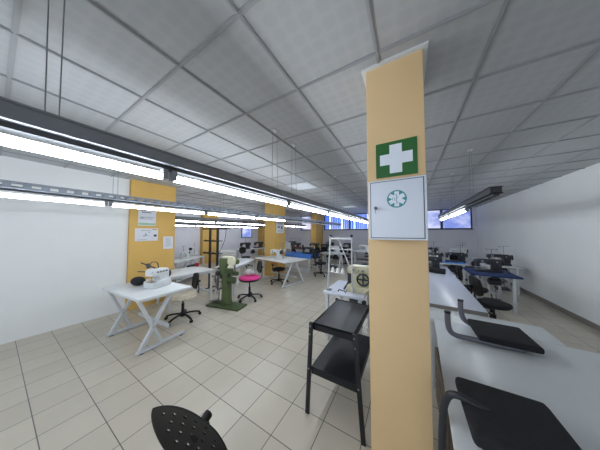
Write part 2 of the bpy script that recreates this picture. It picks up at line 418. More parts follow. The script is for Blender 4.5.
# flush ceiling light panels
for x, y, lb in ((-2.25, 3.93, 'pale square ceiling panel lamp above the middle aisle'), (-2.25, 8.13, 'small far pale ceiling panel lamp toward the windows')):
    p = thing('ceiling_panel_lamp', lb, 'light', (x, y, CH))
    MB().box((0, 0, -0.014), (0.57, 0.57, 0.02), bev=0.003).build('panel_frame', M['white_metal'], p)
    MB().box((0, 0, -0.026), (0.52, 0.52, 0.006)).build('diffuser', M['sign_white'], p, smooth=False)

# ------------------------------------------------------------------ notices on the left column
def notice(label, y0, y1, z0, z1, marks, x=-5.2):
    n = thing('paper_notice', label, 'notice', (x, (y0+y1)/2, (z0+z1)/2)); W = y1-y0; H = z1-z0
    MB().box((0.002, 0, 0), (0.003, W, H)).build('sheet', M['paper'], n, smooth=False)
    for m, nm, rects in marks:
        b = MB()
        for (u, v, du, dv) in rects: b.box((0.004, (u-0.5)*W, (v-0.5)*H), (0.001, du*W, dv*H))
        b.build(nm, M[m], n, smooth=False)
    return n
notice('upper notice on ochre column with dark red heading and pale green foot', 1.67, 2.005, 1.832, 2.225, [
    ('ink_red', 'heading', [(0.14+0.1*i, 0.92, 0.075, 0.07) for i in range(8)]),
    ('ink', 'text_lines', [(0.22+0.09*i, 0.78, 0.07, 0.07) for i in range(6)] + [(0.5, 0.5, 0.8, 0.025), (0.45, 0.4, 0.7, 0.025), (0.2, 0.45, 0.25, 0.03)]),
    ('ink_green', 'green_band', [(0.5, 0.1, 0.96, 0.12)])])
notice('wide landscape notice on ochre column with a small drawing and a dark square', 1.62, 2.055, 1.48, 1.77, [
    ('ink', 'text_lines', [(0.45, 0.82, 0.45, 0.03), (0.45, 0.52, 0.05, 0.16), (0.5, 0.42, 0.14, 0.03), (0.38, 0.4, 0.05, 0.1), (0.6, 0.68, 0.05, 0.06), (0.3, 0.1, 0.4, 0.03)]),
    ('ink_dark', 'dark_square', [(0.87, 0.42, 0.13, 0.17)]), ('ink_red', 'red_corner', [(0.84, 0.9, 0.2, 0.05)])])
notice('small portrait sheet on ochre column right of the wide notice', 2.17, 2.385, 1.265, 1.575, [
    ('ink', 'text_lines', [(0.5, 0.86-0.08*i, 0.7-0.1*(i % 3), 0.018) for i in range(9)])])
notice('pale notice board high on the far ochre pillar face', 5.6, 6.1, 1.64, 2.09, [
    ('ink', 'text_lines', [(0.5, 0.8, 0.7, 0.06), (0.3, 0.55, 0.3, 0.2), (0.7, 0.5, 0.25, 0.3), (0.5, 0.2, 0.7, 0.04)])], x=-4.372)

# ------------------------------------------------------------------ black two tier stand by the pillar
ts = thing('tray_stand', 'black steel two tier tray stand on splayed legs beside the pillar', 'stand', (-0.62, 2.0, 0))
def tray(z, x0, x1, y0, y1, lip):
    b = MB(); b.box(((x0+x1)/2, (y0+y1)/2, z), (x1-x0, y1-y0, 0.012))
    for c, d in ((((x0+x1)/2, y0+0.006, z+lip/2-0.03), (x1-x0, 0.012, lip+0.06)), (((x0+x1)/2, y1-0.006, z+lip/2-0.03), (x1-x0, 0.012, lip+0.06)),
                 ((x0+0.006, (y0+y1)/2, z+lip/2-0.03), (0.012, y1-y0, lip+0.06)), ((x1-0.006, (y0+y1)/2, z+lip/2-0.03), (0.012, y1-y0, lip+0.06))): b.box(c, d, bev=0.003)
    return b
tray(0.79, -0.2, 0.2, -0.36, 0.36, 0.012).build('top_tray', M['black_metal'], ts)
tray(0.4, -0.2, 0.228, -0.4, 0.4, 0.0).build('lower_shelf', M['black_metal'], ts)
for sx in (-1, 1):
    for sy in (-1, 1):
        xf, xt = (0.284, 0.206) if sx > 0 else (-0.222, -0.212)
        lg = MB(); lg.bar((xf, sy*0.44, 0), (xt, sy*0.375, 0.805), 0.036, 0.026, bev=0.004, up=(0, 1, 0))
        lo = lg.build('leg', M['black_metal'], ts)
        for zz in (0.70, 0.775, 0.395):
            t_ = zz/0.8
            MB().cyl((xf+(xt-xf)*t_, sy*(0.44-0.065*t_)+sy*0.012, zz), (xf+(xt-xf)*t_, sy*(0.44-0.065*t_)+sy*0.02, zz), 0.008, n=8).build('bolt', M['chrome'], lo)

# ------------------------------------------------------------------ tables
def table(name, label, x, y, rz, w, d, h, top='laminate', legs='slant', edge=None, group=None, motor=True, cat='table', thick=0.035, stretcher=True, inset=0.12):
    t = thing(name, label, cat, (x, y, 0), rz, group)
    MB().box((0, 0, h-thick/2), (w, d, thick), bev=0.006).build('tabletop', M[top], t)
    if edge: MB().box((0, -d/2-0.002, h-thick/2), (w-0.01, 0.006, thick-0.008)).build('edge_band', M[edge], t, smooth=False)
    ht = h-thick; F = M['frame_white']
    for sx in (-1, 1):
        X = sx*(w/2-inset)
        if legs == 'straight':
            for sy in (-1, 1):
                MB().box((X, sy*(d/2-0.05), ht/2), (0.045, 0.045, ht), bev=0.004).build('leg', F, t)
            MB().box((X, 0, ht-0.025), (0.03, d-0.14, 0.05)).build('top_rail', F, t)
        else:
            if legs == 'cross': L2 = ((0.1, -0.28), (-0.32, -0.02))
            else: L2 = ((-0.06, -d*0.41), (0.06, d*0.41))
            for (yt, yb) in L2:
                MB().bar((X, yt, ht), (X, yb, 0.04), 0.04, 0.055, bev=0.005, up=(1, 0, 0)).build('leg', F, t)
            MB().box((X, 0, 0.028), (0.05, d*0.9, 0.035), bev=0.005).build('foot_rail', F, t)
            MB().box((X, 0, ht-0.02), (0.04, d*0.7, 0.04)).build('top_rail', F, t)
            pd = MB()
            for sy in (-1, 1): pd.cyl((X, sy*d*0.37, 0), (X, sy*d*0.37, 0.012), 0.03)
            pd.build('foot_pad', M['black_plastic'], t)
    if stretcher:
        MB().box((0, d*0.12 if legs != 'straight' else d/2-0.05, 0.22 if legs != 'straight' else 0.18), (w-2*inset-0.045, 0.03, 0.05)).build('stretcher', F, t)
    if motor:
        m = MB(); m.lathe([(0.05, -0.13), (0.085, -0.11), (0.085, 0.08), (0.05, 0.1), (0.03, 0.14)], (0.12, 0.06, ht-0.19), 'X'); m.box((0.12, 0.06, ht-0.07), (0.12, 0.1, 0.14))
        m.build('motor', M['dark_machine'], t)
        p = MB(); p.box((0.05, -0.02, 0.1), (0.3, 0.22, 0.016), rot=Matrix.Rotation(0.2, 4, 'X'), bev=0.003); p.cyl((0.12, 0.05, 0.12), (0.12, 0.06, ht-0.2), 0.006, n=6)
        p.bar((0.05, 0.0, 0.1), (0.05, d*0.12, 0.215), 0.02)
        p.build('treadle', M['dark_machine'], t)
    return t

T1 = table('sewing_table', 'white sewing table with crossed legs under the notice column', -3.72, 1.35, 0.06, 1.22, 0.72, 0.78, legs='cross', motor=False)
T2 = table('sewing_table', 'white sewing table with slanted legs in front of the far ochre pillar', -3.82, 5.1, -0.20, 1.55, 1.12, 0.78, edge='tan', inset=0.12, motor=False)
BA = table('work_bench', 'narrow white bench top behind the near sewing table, red spool on its end', -4.68, 2.45, -0.12, 0.84, 0.98, 0.75, legs='straight', motor=False, inset=0.05)
BB = table('work_bench', 'long white bench behind the green machine and pink chair', -4.62, 4.0, 0.42, 0.6, 1.7, 0.74, legs='straight', motor=False, inset=0.05)
TC = table('work_bench', 'white framed bench with dark machines stored under, right of notice column', -6.65, 3.42, -1.03, 1.62, 0.6, 0.77, legs='straight', motor=False, inset=0.03)
TE = table('sewing_table', 'small bluish white table holding the beige overlock behind the tray stand', -0.87, 3.1, 0, 0.62, 0.8, 0.75, top='laminate_blue', legs='straight', motor=True, inset=0.06)
TB = table('work_bench', 'white steel table covered with blue cloth in the back aisle', -4.0, 6.85, 0.05, 1.3, 0.95, 0.74, legs='straight', motor=False, inset=0.05)
MB().box((0, -0.42, 0.16), (1.16, 0.03, 0.13)).build('low_panel', M['frame_white'], TB, smooth=False)
tf = [(-4.35, 9.45, 0.0, 1.1, 0.9, 'white far table right of the second ochre pillar, nearest its aisle', 'laminate'),
      (-3.0, 10.55, 0.0, 1.1, 0.6, 'white far table against the window wall behind the cone stand', 'laminate'),
      (-6.0, 9.2, 0.0, 1.4, 0.7, 'far table of dark machines between the two ochre pillars', 'laminate'),
      (-7.6, 5.9, -0.5, 1.0, 0.6, 'cloth covered white table in the far left bay by the grey wall', 'laminate'),
      (-7.75, 7.7, 1.5, 2.0, 0.6, 'long far left table of dark machines below the lilac window', 'laminate'),
      (-8.35, 4.55, -0.5, 1.2, 0.6, 'white table at the grey wall beyond the framed bench', 'laminate'),
      (-2.95, 7.9, 0.0, 1.0, 0.6, 'white table behind the cone stand in the middle aisle', 'laminate'),
      (-4.25, 10.85, 0.0, 1.0, 0.6, 'white table tight under the blue blinds beside the second ochre pillar', 'laminate'),
      (-7.0, 10.7, 0.0, 1.1, 0.6, 'white table tight under the pale window left of the second ochre pillar', 'laminate'),
      (-1.9, 9.4, 0.0, 1.0, 0.6, 'far white table just left of the front pillar', 'laminate')]
FT = [table('sewing_table', lb, x, y, rz, w_, d_, 0.75, top=tp) for x, y, rz, w_, d_, lb, tp in tf]

# right hand tables
R1 = table('cutting_table', 'large white table in the right foreground with a black seat resting on it', 0.76, 1.63, -0.05, 1.15, 1.62, 0.75, legs='straight', motor=False, thick=0.04, inset=0.2)
R2 = table('cutting_table', 'white table strip between the foreground table and the raised far table', 0.62, 2.63, -0.05, 0.98, 0.36, 0.752, legs='straight', motor=False, thick=0.04, inset=0.1)
R3 = table('cutting_table', 'glossy long white table with grey front edge beyond the upturned chair', 0.52, 4.4, -0.03, 0.56, 3.1, 0.79, top='laminate_blue', legs='straight', edge='edge', motor=False, thick=0.05, inset=0.04)
tr = [(1.62, 6.0, -0.03, 0.8, 0.9, 'navy topped machine table right of the glossy long table', 'navy'),
      (1.05, 7.3, 0.0, 0.9, 0.6, 'table with blue cloth under the right hand windows', 'laminate'),
      (2.2, 7.4, 0.0, 0.8, 0.6, 'machine table near the white right wall', 'laminate'),
      (0.75, 9.3, 0.0, 1.0, 0.6, 'last machine table behind the front pillar below the lilac window', 'laminate'),
      (2.0, 9.0, 0.0, 1.0, 0.6, 'machine table in the far right corner', 'laminate')]
RT = [table('sewing_table', lb, x, y, rz, w_, d_, 0.75, top=tp, legs='straight') for x, y, rz, w_, d_, lb, tp in tr]

# ------------------------------------------------------------------ sewing machines
def spool(mb, x, y, z, r=0.03, h=0.09): mb.lathe([(r*0.5, 0), (r, 0.006), (r*0.6, h*0.9), (r*0.35, h)], (x, y, z), 'Z', 12)

def thread_stand(parent, x, y, z, h=0.5, mt='white_thread', n=2):
    s = MB(); s.cyl((x, y, z), (x, y, z+h), 0.008, n=8); s.box((x, y, z+h*0.42), (0.24, 0.03, 0.012)); s.box((x, y, z+h), (0.24, 0.014, 0.01)); s.cyl((x, y, z), (x, y, z+0.02), 0.025)
    for sx in (-1, 1): s.cyl((x+sx*0.09, y, z+h*0.42), (x+sx*0.09, y, z+h*0.42+0.12), 0.004, n=6); s.tube([(x+sx*0.09, y, z+h), (x+sx*0.09, y-0.02, z+h-0.02), (x+sx*0.09, y-0.01, z+h-0.035)], 0.003, 6)
    st = s.build('thread_stand', M['steel'], parent)
    for sx in (-1, 1)[:n]:
        b = MB(); spool(b, x+sx*0.09, y, z+h*0.42+0.007); b.build('thread_cone', M[mt], st)

def lockstitch(label, x, y, z, rz=0.0, body='machine_white', thread='white_thread', sc=1.0, group=None, stand=True):
    t = thing('sewing_machine', label, 'sewing machine', (x, y, z), rz, group); t.scale = (sc, sc, sc)
    B = M[body]
    MB().box((0, 0, 0.025), (0.48, 0.18, 0.05), bev=0.008).build('bed', B, t)
    prof = [(0.08, 0.05), (0.23, 0.05), (0.24, 0.12), (0.24, 0.27), (0.21, 0.30), (-0.16, 0.30), (-0.22, 0.285), (-0.235, 0.25), (-0.235, 0.13), (-0.17, 0.13), (-0.165, 0.2), (-0.12, 0.215), (0.04, 0.21), (0.085, 0.17)]
    MB().prism(prof, 'XZ', -0.055, 0.055, bev=0.01).build('arm', B, t)
    w = MB().lathe([(0.025, 0.0), (0.03, 0.02), (0.07, 0.024), (0.075, 0.035), (0.07, 0.046), (0.03, 0.05), (0.02, 0.055)], (0.24, 0, 0.225), 'X', 20)
    w.build('hand_wheel', M['dark_machine'], t)
    n = MB(); n.cyl((-0.2, 0, 0.13), (-0.2, 0, 0.06), 0.006, n=8); n.box((-0.2, -0.008, 0.055), (0.016, 0.045, 0.008)); n.cyl((-0.215, 0.02, 0.13), (-0.215, 0.02, 0.07), 0.005, n=8)
    n.build('needle_bar', M['chrome'], t)
    d = MB(); d.lathe([(0.02, 0), (0.02, -0.012), (0.008, -0.016), (0.008, -0.03)], (-0.12, -0.055, 0.25), 'Y', 12); d.lathe([(0.014, 0), (0.014, -0.014)], (0.15, -0.055, 0.24), 'Y', 12)
    d.build('tension_dial', M['chrome'], t)
    if stand: thread_stand(t, 0.17, 0.16, 0, 0.52, thread)
    return t

def overlock(label, x, y, z, rz=0.0, body='machine_white', accent='steel', sc=1.0, stand=True):
    t = thing('overlock_machine', label, 'sewing machine', (x, y, z), rz); t.scale = (sc, sc, sc)
    B = M[body]
    MB().box((0, 0, 0.06), (0.34, 0.22, 0.12), bev=0.012).build('base', B, t)
    prof = [(0.0, 0.11), (0.17, 0.11), (0.175, 0.28), (0.15, 0.31), (-0.1, 0.33), (-0.16, 0.31), (-0.165, 0.21), (-0.1, 0.2), (-0.02, 0.19)]
    MB().prism(prof, 'XZ', -0.06, 0.09, bev=0.012).build('head', B, t)
    MB().box((-0.07, -0.118, 0.07), (0.17, 0.02, 0.09), bev=0.006).build('looper_cover', M['machine_white' if body != 'machine_white' else 'white_metal'], t)
    MB().lathe([(0.03, 0), (0.08, 0.006), (0.085, 0.02), (0.08, 0.034), (0.03, 0.04)], (0.175, 0.01, 0.2), 'X', 20).build('hand_wheel', M['dark_machine'], t)
    for i in range(4):
        MB().lathe([(0.017, 0), (0.017, -0.012), (0.009, -0.016), (0.007, -0.035)], (-0.06+0.055*i, -0.06, 0.27), 'Y', 12).build('tension_dial', M[accent], t)
    n = MB(); n.cyl((-0.13, -0.02, 0.22), (-0.13, -0.02, 0.125), 0.006, n=8); n.box((-0.13, -0.03, 0.125), (0.02, 0.06, 0.008)); n.bar((-0.15, -0.03, 0.26), (-0.2, -0.12, 0.3), 0.012); n.cyl((-0.05, 0, 0.32), (-0.15, -0.03, 0.37), 0.005, n=6)
    n.build('needle_bar', M['chrome'], t)
    MB().box((-0.17, -0.05, 0.123), (0.1, 0.16, 0.006), bev=0.002).build('cloth_plate', M['chrome'], t)
    l = MB(); l.tube([(0.05, 0.05, 0.31), (0.02, 0.05, 0.42), (-0.12, 0.0, 0.45), (-0.22, -0.05, 0.40)], 0.008, 8); l.lathe([(0.03, 0), (0.022, 0.05), (0.01, 0.06)], (-0.22, -0.05, 0.37), 'Z', 12)
    l.build('work_lamp', M['dark_machine'], t)
    if stand: thread_stand(t, 0.02, 0.17, 0, 0.5)
    return t

m1 = overlock('white overlock machine on the near left sewing table', -3.62, 1.45, 0.78, 1.9, sc=0.92, stand=False)
rod = MB(); rod.bar((-0.05, 0.33, 0.42), (0.0, 0.0, 0.31), 0.016); rod.bar((-0.1, 0.33, 0.27), (0.0, 0.05, 0.25), 0.014); rod.cyl((-0.04, 0.2, 0.385), (0.0, 0.2, 0.36), 0.03); rod.build('guide_rod', M['dark_machine'], m1)
tag(MB().ball((0, 0, 0.07), 0.12, (1.1, 0.8, 0.6)).ball((-0.1, 0.04, 0.05), 0.09, (1, 1, 0.55)).build('cloth_bundle', M['black_fabric'], loc=(-3.96, 1.3, 0.785)), 'dark cloth bundle left of the white overlock machine', 'cloth')
lockstitch('white lockstitch machine on table before the far ochre pillar', -3.95, 5.05, 0.78, -0.2, sc=1.0)
bm_ = thing('feed_arm_machine', 'beige machine with black hand wheel behind the black tray stand', 'sewing machine', (-0.70, 3.02, 0.75))
MB().box((0.02, 0.0, 0.05), (0.34, 0.3, 0.1), bev=0.015).build('base', M['beige'], bm_)
MB().prism([(-0.04, 0.09), (0.2, 0.09), (0.2, 0.28), (0.1, 0.31), (-0.06, 0.3), (-0.06, 0.2)], 'XZ', -0.09, 0.1, bev=0.015).build('body', M['cream'], bm_)
MB().prism([(-0.14, 0.28), (0.24, 0.28), (0.24, 0.37), (0.2, 0.4), (-0.12, 0.4), (-0.15, 0.36)], 'XZ', -0.1, 0.1, bev=0.012).build('top_arm', M['beige'], bm_)
hw = MB()
hw.tube([(0.1+0.085*math.cos(a*PI/12), -0.135, 0.21+0.085*math.sin(a*PI/12)) for a in range(25)], 0.014, 8, smooth=0)
hw.box((0.1, -0.125, 0.21), (0.16, 0.014, 0.02)); hw.box((0.1, -0.125, 0.21), (0.02, 0.014, 0.16)); hw.cyl((0.1, -0.08, 0.21), (0.1, -0.145, 0.21), 0.022)
hw.build('hand_wheel', M['dark_machine'], bm_)
nb = MB(); nb.box((-0.13, -0.02, 0.2), (0.06, 0.07, 0.16), bev=0.008); nb.cyl((-0.13, -0.03, 0.13), (-0.13, -0.03, 0.02), 0.008, n=8); nb.box((-0.14, -0.06, 0.015), (0.05, 0.16, 0.02), bev=0.004); nb.bar((-0.14, 0.0, 0.14), (-0.2, -0.12, 0.02), 0.02)
nb.build('needle_bar', M['dark_machine'], bm_)
for i in range(3): MB().lathe([(0.018, 0), (0.018, -0.014), (0.01, -0.018), (0.008, -0.035)], (-0.05+0.07*i, -0.1, 0.34), 'Y', 12).build('tension_dial', M['chrome'], bm_)
MB().bar((0.12, -0.16, 0.03), (0.3, -0.2, 0.2), 0.022).build('knee_lever', M['cream'], bm_)
MB().tube([(-0.26, -0.22, 0.005), (-0.24, -0.22, 0.035), (-0.15, -0.24, 0.03), (-0.14, -0.24, 0.005)], 0.008, 8).build('finger_guard', M['dark_machine'], bm_)
thread_stand(bm_, 0.15, 0.22, 0, 0.55)
lockstitch('black lockstitch machine on the glossy long right table', 0.42, 5.62, 0.79, 0.2, body='dark_machine', thread='white_thread', sc=0.95)

far_m = [(-4.62, 9.35, .75, 0.1, 'dark_machine', 'brown_thread', 'dark machine on the table right of the second ochre pillar', 1.0),
         (-5.75, 9.2, .75, 0, 'dark_machine', 'brown_thread', 'dark machine with brown thread between the two ochre pillars', 1.0),
         (-6.35, 9.25, .75, 0, 'machine_white', 'brown_thread', 'pale machine with brown cones between the two ochre pillars', 1.0),
         (-3.05, 10.6, .75, 0, 'dark_machine', 'white_thread', 'dark machine at the window wall seen through the cone stand', 1.0),
         (-2.9, 7.95, .75, 0.2, 'machine_white', 'white_thread', 'white machine seen through the cone stand in mid aisle', 1.0),
         (-4.25, 10.85, .75, 0, 'dark_machine', 'white_thread', 'dark machine tight under the blue blinds beside the second ochre pillar', 1.0),
         (-7.0, 10.7, .75, 0, 'dark_machine', 'brown_thread', 'dark machine tight under the pale window left of the second ochre pillar', 1.0),
         (-1.9, 9.45, .75, 0, 'machine_white', 'white_thread', 'far white machine just left of the front pillar', 1.0),
         (-7.75, 7.15, .75, 1.5, 'dark_machine', 'white_thread', 'dark machine on near end of the long far left table', 1.2),
         (-7.75, 8.2, .75, 1.5, 'dark_machine', 'white_thread', 'dark machine on far end of the long far left table', 1.2),
         (-8.35, 4.55, .75, -0.5, 'machine_white', 'white_thread', 'white machine at the grey wall beyond the framed bench', 0.9),
         (-6.7, 3.45, .77, 2.1, 'machine_white', 'white_thread', 'pale machine standing on the white framed bench', 0.8),
         (1.6, 6.0, .75, 0.2, 'dark_machine', 'white_thread', 'dark machine on the navy topped right table', 1.0),
         (1.25, 7.4, .75, 0, 'dark_machine', 'white_thread', 'dark machine on the right half of the blue cloth table below the right windows', 1.0),
         (2.2, 7.4, .75, 0, 'dark_machine', 'white_thread', 'dark machine near the white right wall', 1.0),
         (0.75, 9.3, .75, 0, 'dark_machine', 'brown_thread', 'last dark machine beside the front pillar below the lilac window', 1.0),
         (1.62, 9.05, .75, 0, 'machine_white', 'white_thread', 'white machine in the far right corner', 1.0)]
for x, y, z, rz, bd, th, lb, s_ in far_m: lockstitch(lb, x, y, z, rz, bd, th, s_)
# machines stored under the framed bench
for i, (dx, lb) in enumerate(((-0.45, 'dark machine head stored under the left half of the framed bench'), (0.3, 'dark machine head stored under the right half of the framed bench'))):
    c, s = math.cos(-1.03), math.sin(-1.03)
    lockstitch(lb, -6.65+c*dx, 3.42+s*dx, 0.205, 2.1, 'dark_machine', sc=0.95, stand=False)
MB().box((0, 0, 0.19), (1.6, 0.5, 0.025)).build('lower_shelf', M['frame_white'], TC)

# ------------------------------------------------------------------ cloths
def cloth(label, x, y, z, rz, w, d, m, drop=0.1, amp=0.012):
    n = 22; bm = MB(); V = {}
    for i in range(n+1):
        for j in range(n+1):
            u = (i/n-0.5)*w; v = (j/n-0.5)*d
            zz = 0.006 + amp*(1+math.sin(u*23+v*7)*math.cos(v*19-u*5))
            V[i, j] = bm.bm.verts.new((u, v, zz))
    for i in range(n):
        for j in range(n): bm.bm.faces.new((V[i, j], V[i+1, j], V[i+1, j+1], V[i, j+1]))
    geo = bmesh.ops.extrude_face_region(bm.bm, geom=bm.bm.faces[:])
    for v in geo['geom']:
        if isinstance(v, bmesh.types.BMVert): v.co.z = 0.001
    if drop:
        bm.box((0, -d/2-0.012, -drop/2+0.008), (w, 0.012, drop), bev=0.004)
        bm.box((w/2+0.012, 0, -drop/2+0.008), (0.012, d, drop), bev=0.004)
    o = bm.build('cloth', M[m], loc=(x, y, z), rz=rz)
    return tag(o, label, 'cloth')
cloth('bright blue cloth spread over the white table in the back aisle', -4.0, 6.85, 0.742, 0.05, 1.33, 0.98, 'blue_cloth', 0.12)
cloth('white cloth hanging over the table in the far left bay', -7.6, 5.9, 0.752, -0.5, 1.03, 0.63, 'white_cloth', 0.22)
cloth('blue cloth on the table under the right hand windows', 1.03, 7.12, 0.752, 0, 0.8, 0.2, 'blue_cloth', 0)
cloth('navy cloth on the second ochre pillar table', -4.05, 9.2, 0.752, 0, 0.4, 0.3, 'navy', 0)

# red spool on the bench end
sp = thing('thread_spool', 'red thread spool on the right end of the narrow white bench', 'spool', (-4.98, 2.9, 0.75))
MB().lathe([(0.035, 0), (0.045, 0.008), (0.045, 0.085), (0.03, 0.095)]).build('thread', M['red'], sp)
MB().lathe([(0.012, 0.095), (0.012, 0.11)]).build('core', M['white_thread'], sp)
# cylinder roll and post on the glossy table
tag(MB().cyl((-0.13, 0.06, 0.06), (0.13, -0.04, 0.06), 0.058, n=18).build('cloth_roll', M['black_fabric'], loc=(0.53, 4.95, 0.79)), 'black fabric roll lying on the glossy long right table', 'cloth roll')

# ------------------------------------------------------------------ office chairs
def shell(w, h, curve, holes=False, nu=60, nv=44, sq=0.55):
    """rounded oval back or seat panel in the XZ plane, curved towards -Y at its sides"""
    mb = MB(); V = {}
    def P(i, j):
        a = 2*i/nu-1; b = 2*j/nv-1
        x = a*math.sqrt(1-sq*b*b/2*1.2); z = b*math.sqrt(1-sq*a*a/2*1.5)
        return (x*w/2, -curve*x*x + 0.018*math.cos(z*PI/2), z*h/2)
    for i in range(nu+1):
        for j in range(nv+1): V[i, j] = mb.bm.verts.new(P(i, j))
    for i in range(nu):
        for j in range(nv):
            if holes and 6 <= i < nu-6 and 6 <= j < nv-6 and (i % 9 in ((4, 5) if (j//8) % 2 else (0, 1))) and (j % 8 in (3, 4)): continue
            mb.bm.faces.new((V[i, j], V[i+1, j], V[i+1, j+1], V[i, j+1]))
    return mb
def office_chair(label, x, y, rz, seat='black_fabric', back='black_plastic', seat_z=0.48, holes=False, tilt=0.15, bw=0.4, bh=0.32, bz=0.74, by=0.22, sr=1.0):
    """faces -Y"""
    t = thing('office_chair', label, 'chair', (x, y, 0), rz)
    b = MB(); b.lathe([(0.045, 0.06), (0.05, 0.075), (0.04, 0.13), (0.03, 0.15)])
    for k in range(5):
        a = 2*PI*k/5+0.3; d = Vector((math.cos(a), math.sin(a), 0))
        b.tube([d*0.03+Vector((0, 0, 0.105)), d*0.16+Vector((0, 0, 0.1)), d*0.26+Vector((0, 0, 0.078)), d*0.3+Vector((0, 0, 0.06))], 0.02, 8, 0.8, 3)
    sb = b.build('star_base', M['black_plastic'], t)
    for k in range(5):
        a = 2*PI*k/5+0.3; d = Vector((math.cos(a), math.sin(a), 0)); n = Vector((-d.y, d.x, 0))
        w = MB()
        for s in (-1, 1): w.cyl(d*0.3+n*(s*0.006)+Vector((0, 0, 0.026)), d*0.3+n*(s*0.022)+Vector((0, 0, 0.026)), 0.026, n=14)
        w.cyl(d*0.3+Vector((0, 0, 0.03)), d*0.3+Vector((0, 0, 0.062)), 0.008, n=8)
        w.build('caster', M['black_plastic'], sb)
    c = MB(); c.cyl((0, 0, 0.14), (0, 0, 0.3), 0.026); c.cyl((0, 0, 0.3), (0, 0, seat_z-0.04), 0.014); c.build('gas_column', M['black_plastic'], t)
    s = MB(); s.lathe([(0.10, -0.045), (0.19*sr, -0.04), (0.215*sr, -0.01), (0.21*sr, 0.02), (0.17*sr, 0.035), (0.05, 0.03)], (0, 0, seat_z), 'Z', 28)
    s.build('seat', M[seat], t)
    u = MB(); u.box((0, 0.02, seat_z-0.05), (0.2, 0.22, 0.016)); u.build('seat_plate', M['black_plastic'], t)
    k = MB(); k.tube([(0, 0.1, seat_z-0.05), (0, by+0.03, seat_z-0.045), (0, by+0.075, seat_z+0.02), (0, by+0.06, bz-0.03)], 0.016, 8, 0.6, 5)
    k.cyl((0, by+0.02, bz-0.02), (0, by+0.1, bz-0.02), 0.02, n=12); k.build('back_bracket', M['black_plastic'], t)
    sh = shell(bw, bh, 0.03, holes)
    ob = sh.build('backrest', M[back], t)
    ob.location = (0, by, bz); ob.rotation_euler = (-tilt, 0, 0)
    md = ob.modifiers.new('thickness', 'SOLIDIFY'); md.thickness = 0.004 if holes else 0.035; md.offset = 1.0
    return t
c0 = office_chair('black perforated office chair in the bottom left foreground', -0.853, 0.286, 0.254, holes=True, tilt=-0.254, bw=0.45, bh=0.37, bz=0.698, by=0.24)
kn = MB(); kn.cyl((0.03, 0.26, 0.74), (0.03, 0.32, 0.748), 0.022, n=12); kn.cyl((0.0, 0.29, 0.66), (0.03, 0.29, 0.745), 0.012, n=8)
kn.build('adjust_knob', M['black_plastic'], c0)
c1 = office_chair('black office chair with cream furry seat cover under the near left table', -3.8, 1.95, -0.3, seat_z=0.47, bz=0.7, by=0.2, bw=0.34, bh=0.3)
cv = MB(); cv.lathe([(0.236, -0.055), (0.24, -0.02), (0.225, 0.028), (0.18, 0.046), (0.04, 0.042)], (0, 0, 0.475), 'Z', 28)
for k in range(14):
    a = 2*PI*k/14; cv.ball((0.222*math.cos(a), 0.222*math.sin(a), 0.44+0.01*math.sin(k*2.1)), 0.035, (1, 1, 0.9), 6)
cv.build('seat_cover', M['cream_cloth'], c1)
c2 = office_chair('black office chair with pink seat beside the green machine', -3.48, 3.38, -0.6, seat='pink', seat_z=0.53, bz=0.79, by=0.24, bw=0.42, bh=0.3, sr=1.22)
MB().lathe([(0.1, -0.07), (0.24, -0.06), (0.268, -0.03), (0.262, -0.012), (0.1, -0.03)], (0, 0, 0.53), 'Z', 28).build('seat_pan', M['black_plastic'], c2)
pc = thing('cushion', 'white crumpled cushion lying on the pink chair seat', 'cushion', (-3.56, 3.42, 0.585), 0.3)
MB().ball((0, 0, 0.07), 0.12, (0.85, 0.7, 0.7)).ball((0.05, 0.04, 0.05), 0.09, (1, 0.8, 0.6)).build('pad', M['white_cloth'], pc)
c3 = office_chair('office chair with tan wooden back tucked behind the far white sewing table', -3.72, 4.92, 2.95, back='tan', seat_z=0.46, bz=0.65, by=0.2, bw=0.3, bh=0.13)
office_chair('black office chair beyond the blue cloth table in the back aisle', -3.85, 8.0, 0.4, bz=0.8)
office_chair('black office chair by the far table right of the second ochre pillar', -3.55, 8.7, 2.9, bz=0.8)
office_chair('black office chair in the middle aisle behind the cone stand', -2.75, 9.2, 2.9, bz=0.8)
office_chair('black office chair at the cloth covered table in the far left bay', -6.75, 6.3, 1.6, bz=0.8)
office_chair('black office chair beside the far right end of the glossy long table', 1.2, 5.3, 1.3, bz=0.78)
office_chair('black office chair at the right side of the glossy long table, nearer one', 1.22, 4.35, 1.7, bz=0.76)
office_chair('black office chair between the right hand machine tables', 1.5, 8.1, 0.2, bz=0.8)

# ------------------------------------------------------------------ green pedestal press
gm = thing('pedestal_press', 'olive green pedestal press machine between the two office chairs', 'machine', (-3.62, 2.82, 0), 0.2)
MB().box((0.02, -0.03, 0.02), (0.86, 0.36, 0.04), bev=0.01).build('base_plate', M['green_dark'], gm)
p = MB(); p.prism([(-0.13, 0.04), (0.1, 0.04), (0.075, 0.16), (0.065, 0.72), (-0.085, 0.72), (-0.1, 0.16)], 'XZ', -0.075, 0.075, bev=0.012)
p.build('pedestal', M['green'], gm)
h = MB(); h.prism([(-0.16, 0.7), (0.1, 0.7), (0.1, 0.8), (0.02, 0.82), (0.02, 0.93), (0.26, 0.95), (0.27, 1.04), (0.2, 1.08), (-0.14, 1.09), (-0.17, 1.04)], 'XZ', -0.09, 0.09, bev=0.014)
h.build('head', M['green'], gm)
MB().box((0.03, -0.02, 1.105), (0.24, 0.14, 0.04), bev=0.01).build('top_cover', M['cream'], gm)
MB().lathe([(0.03, -0.02), (0.1, -0.015), (0.11, 0.0), (0.1, 0.03), (0.03, 0.04)], (0.2, -0.11, 1.03), 'Y', 24).build('drive_wheel', M['cream'], gm)
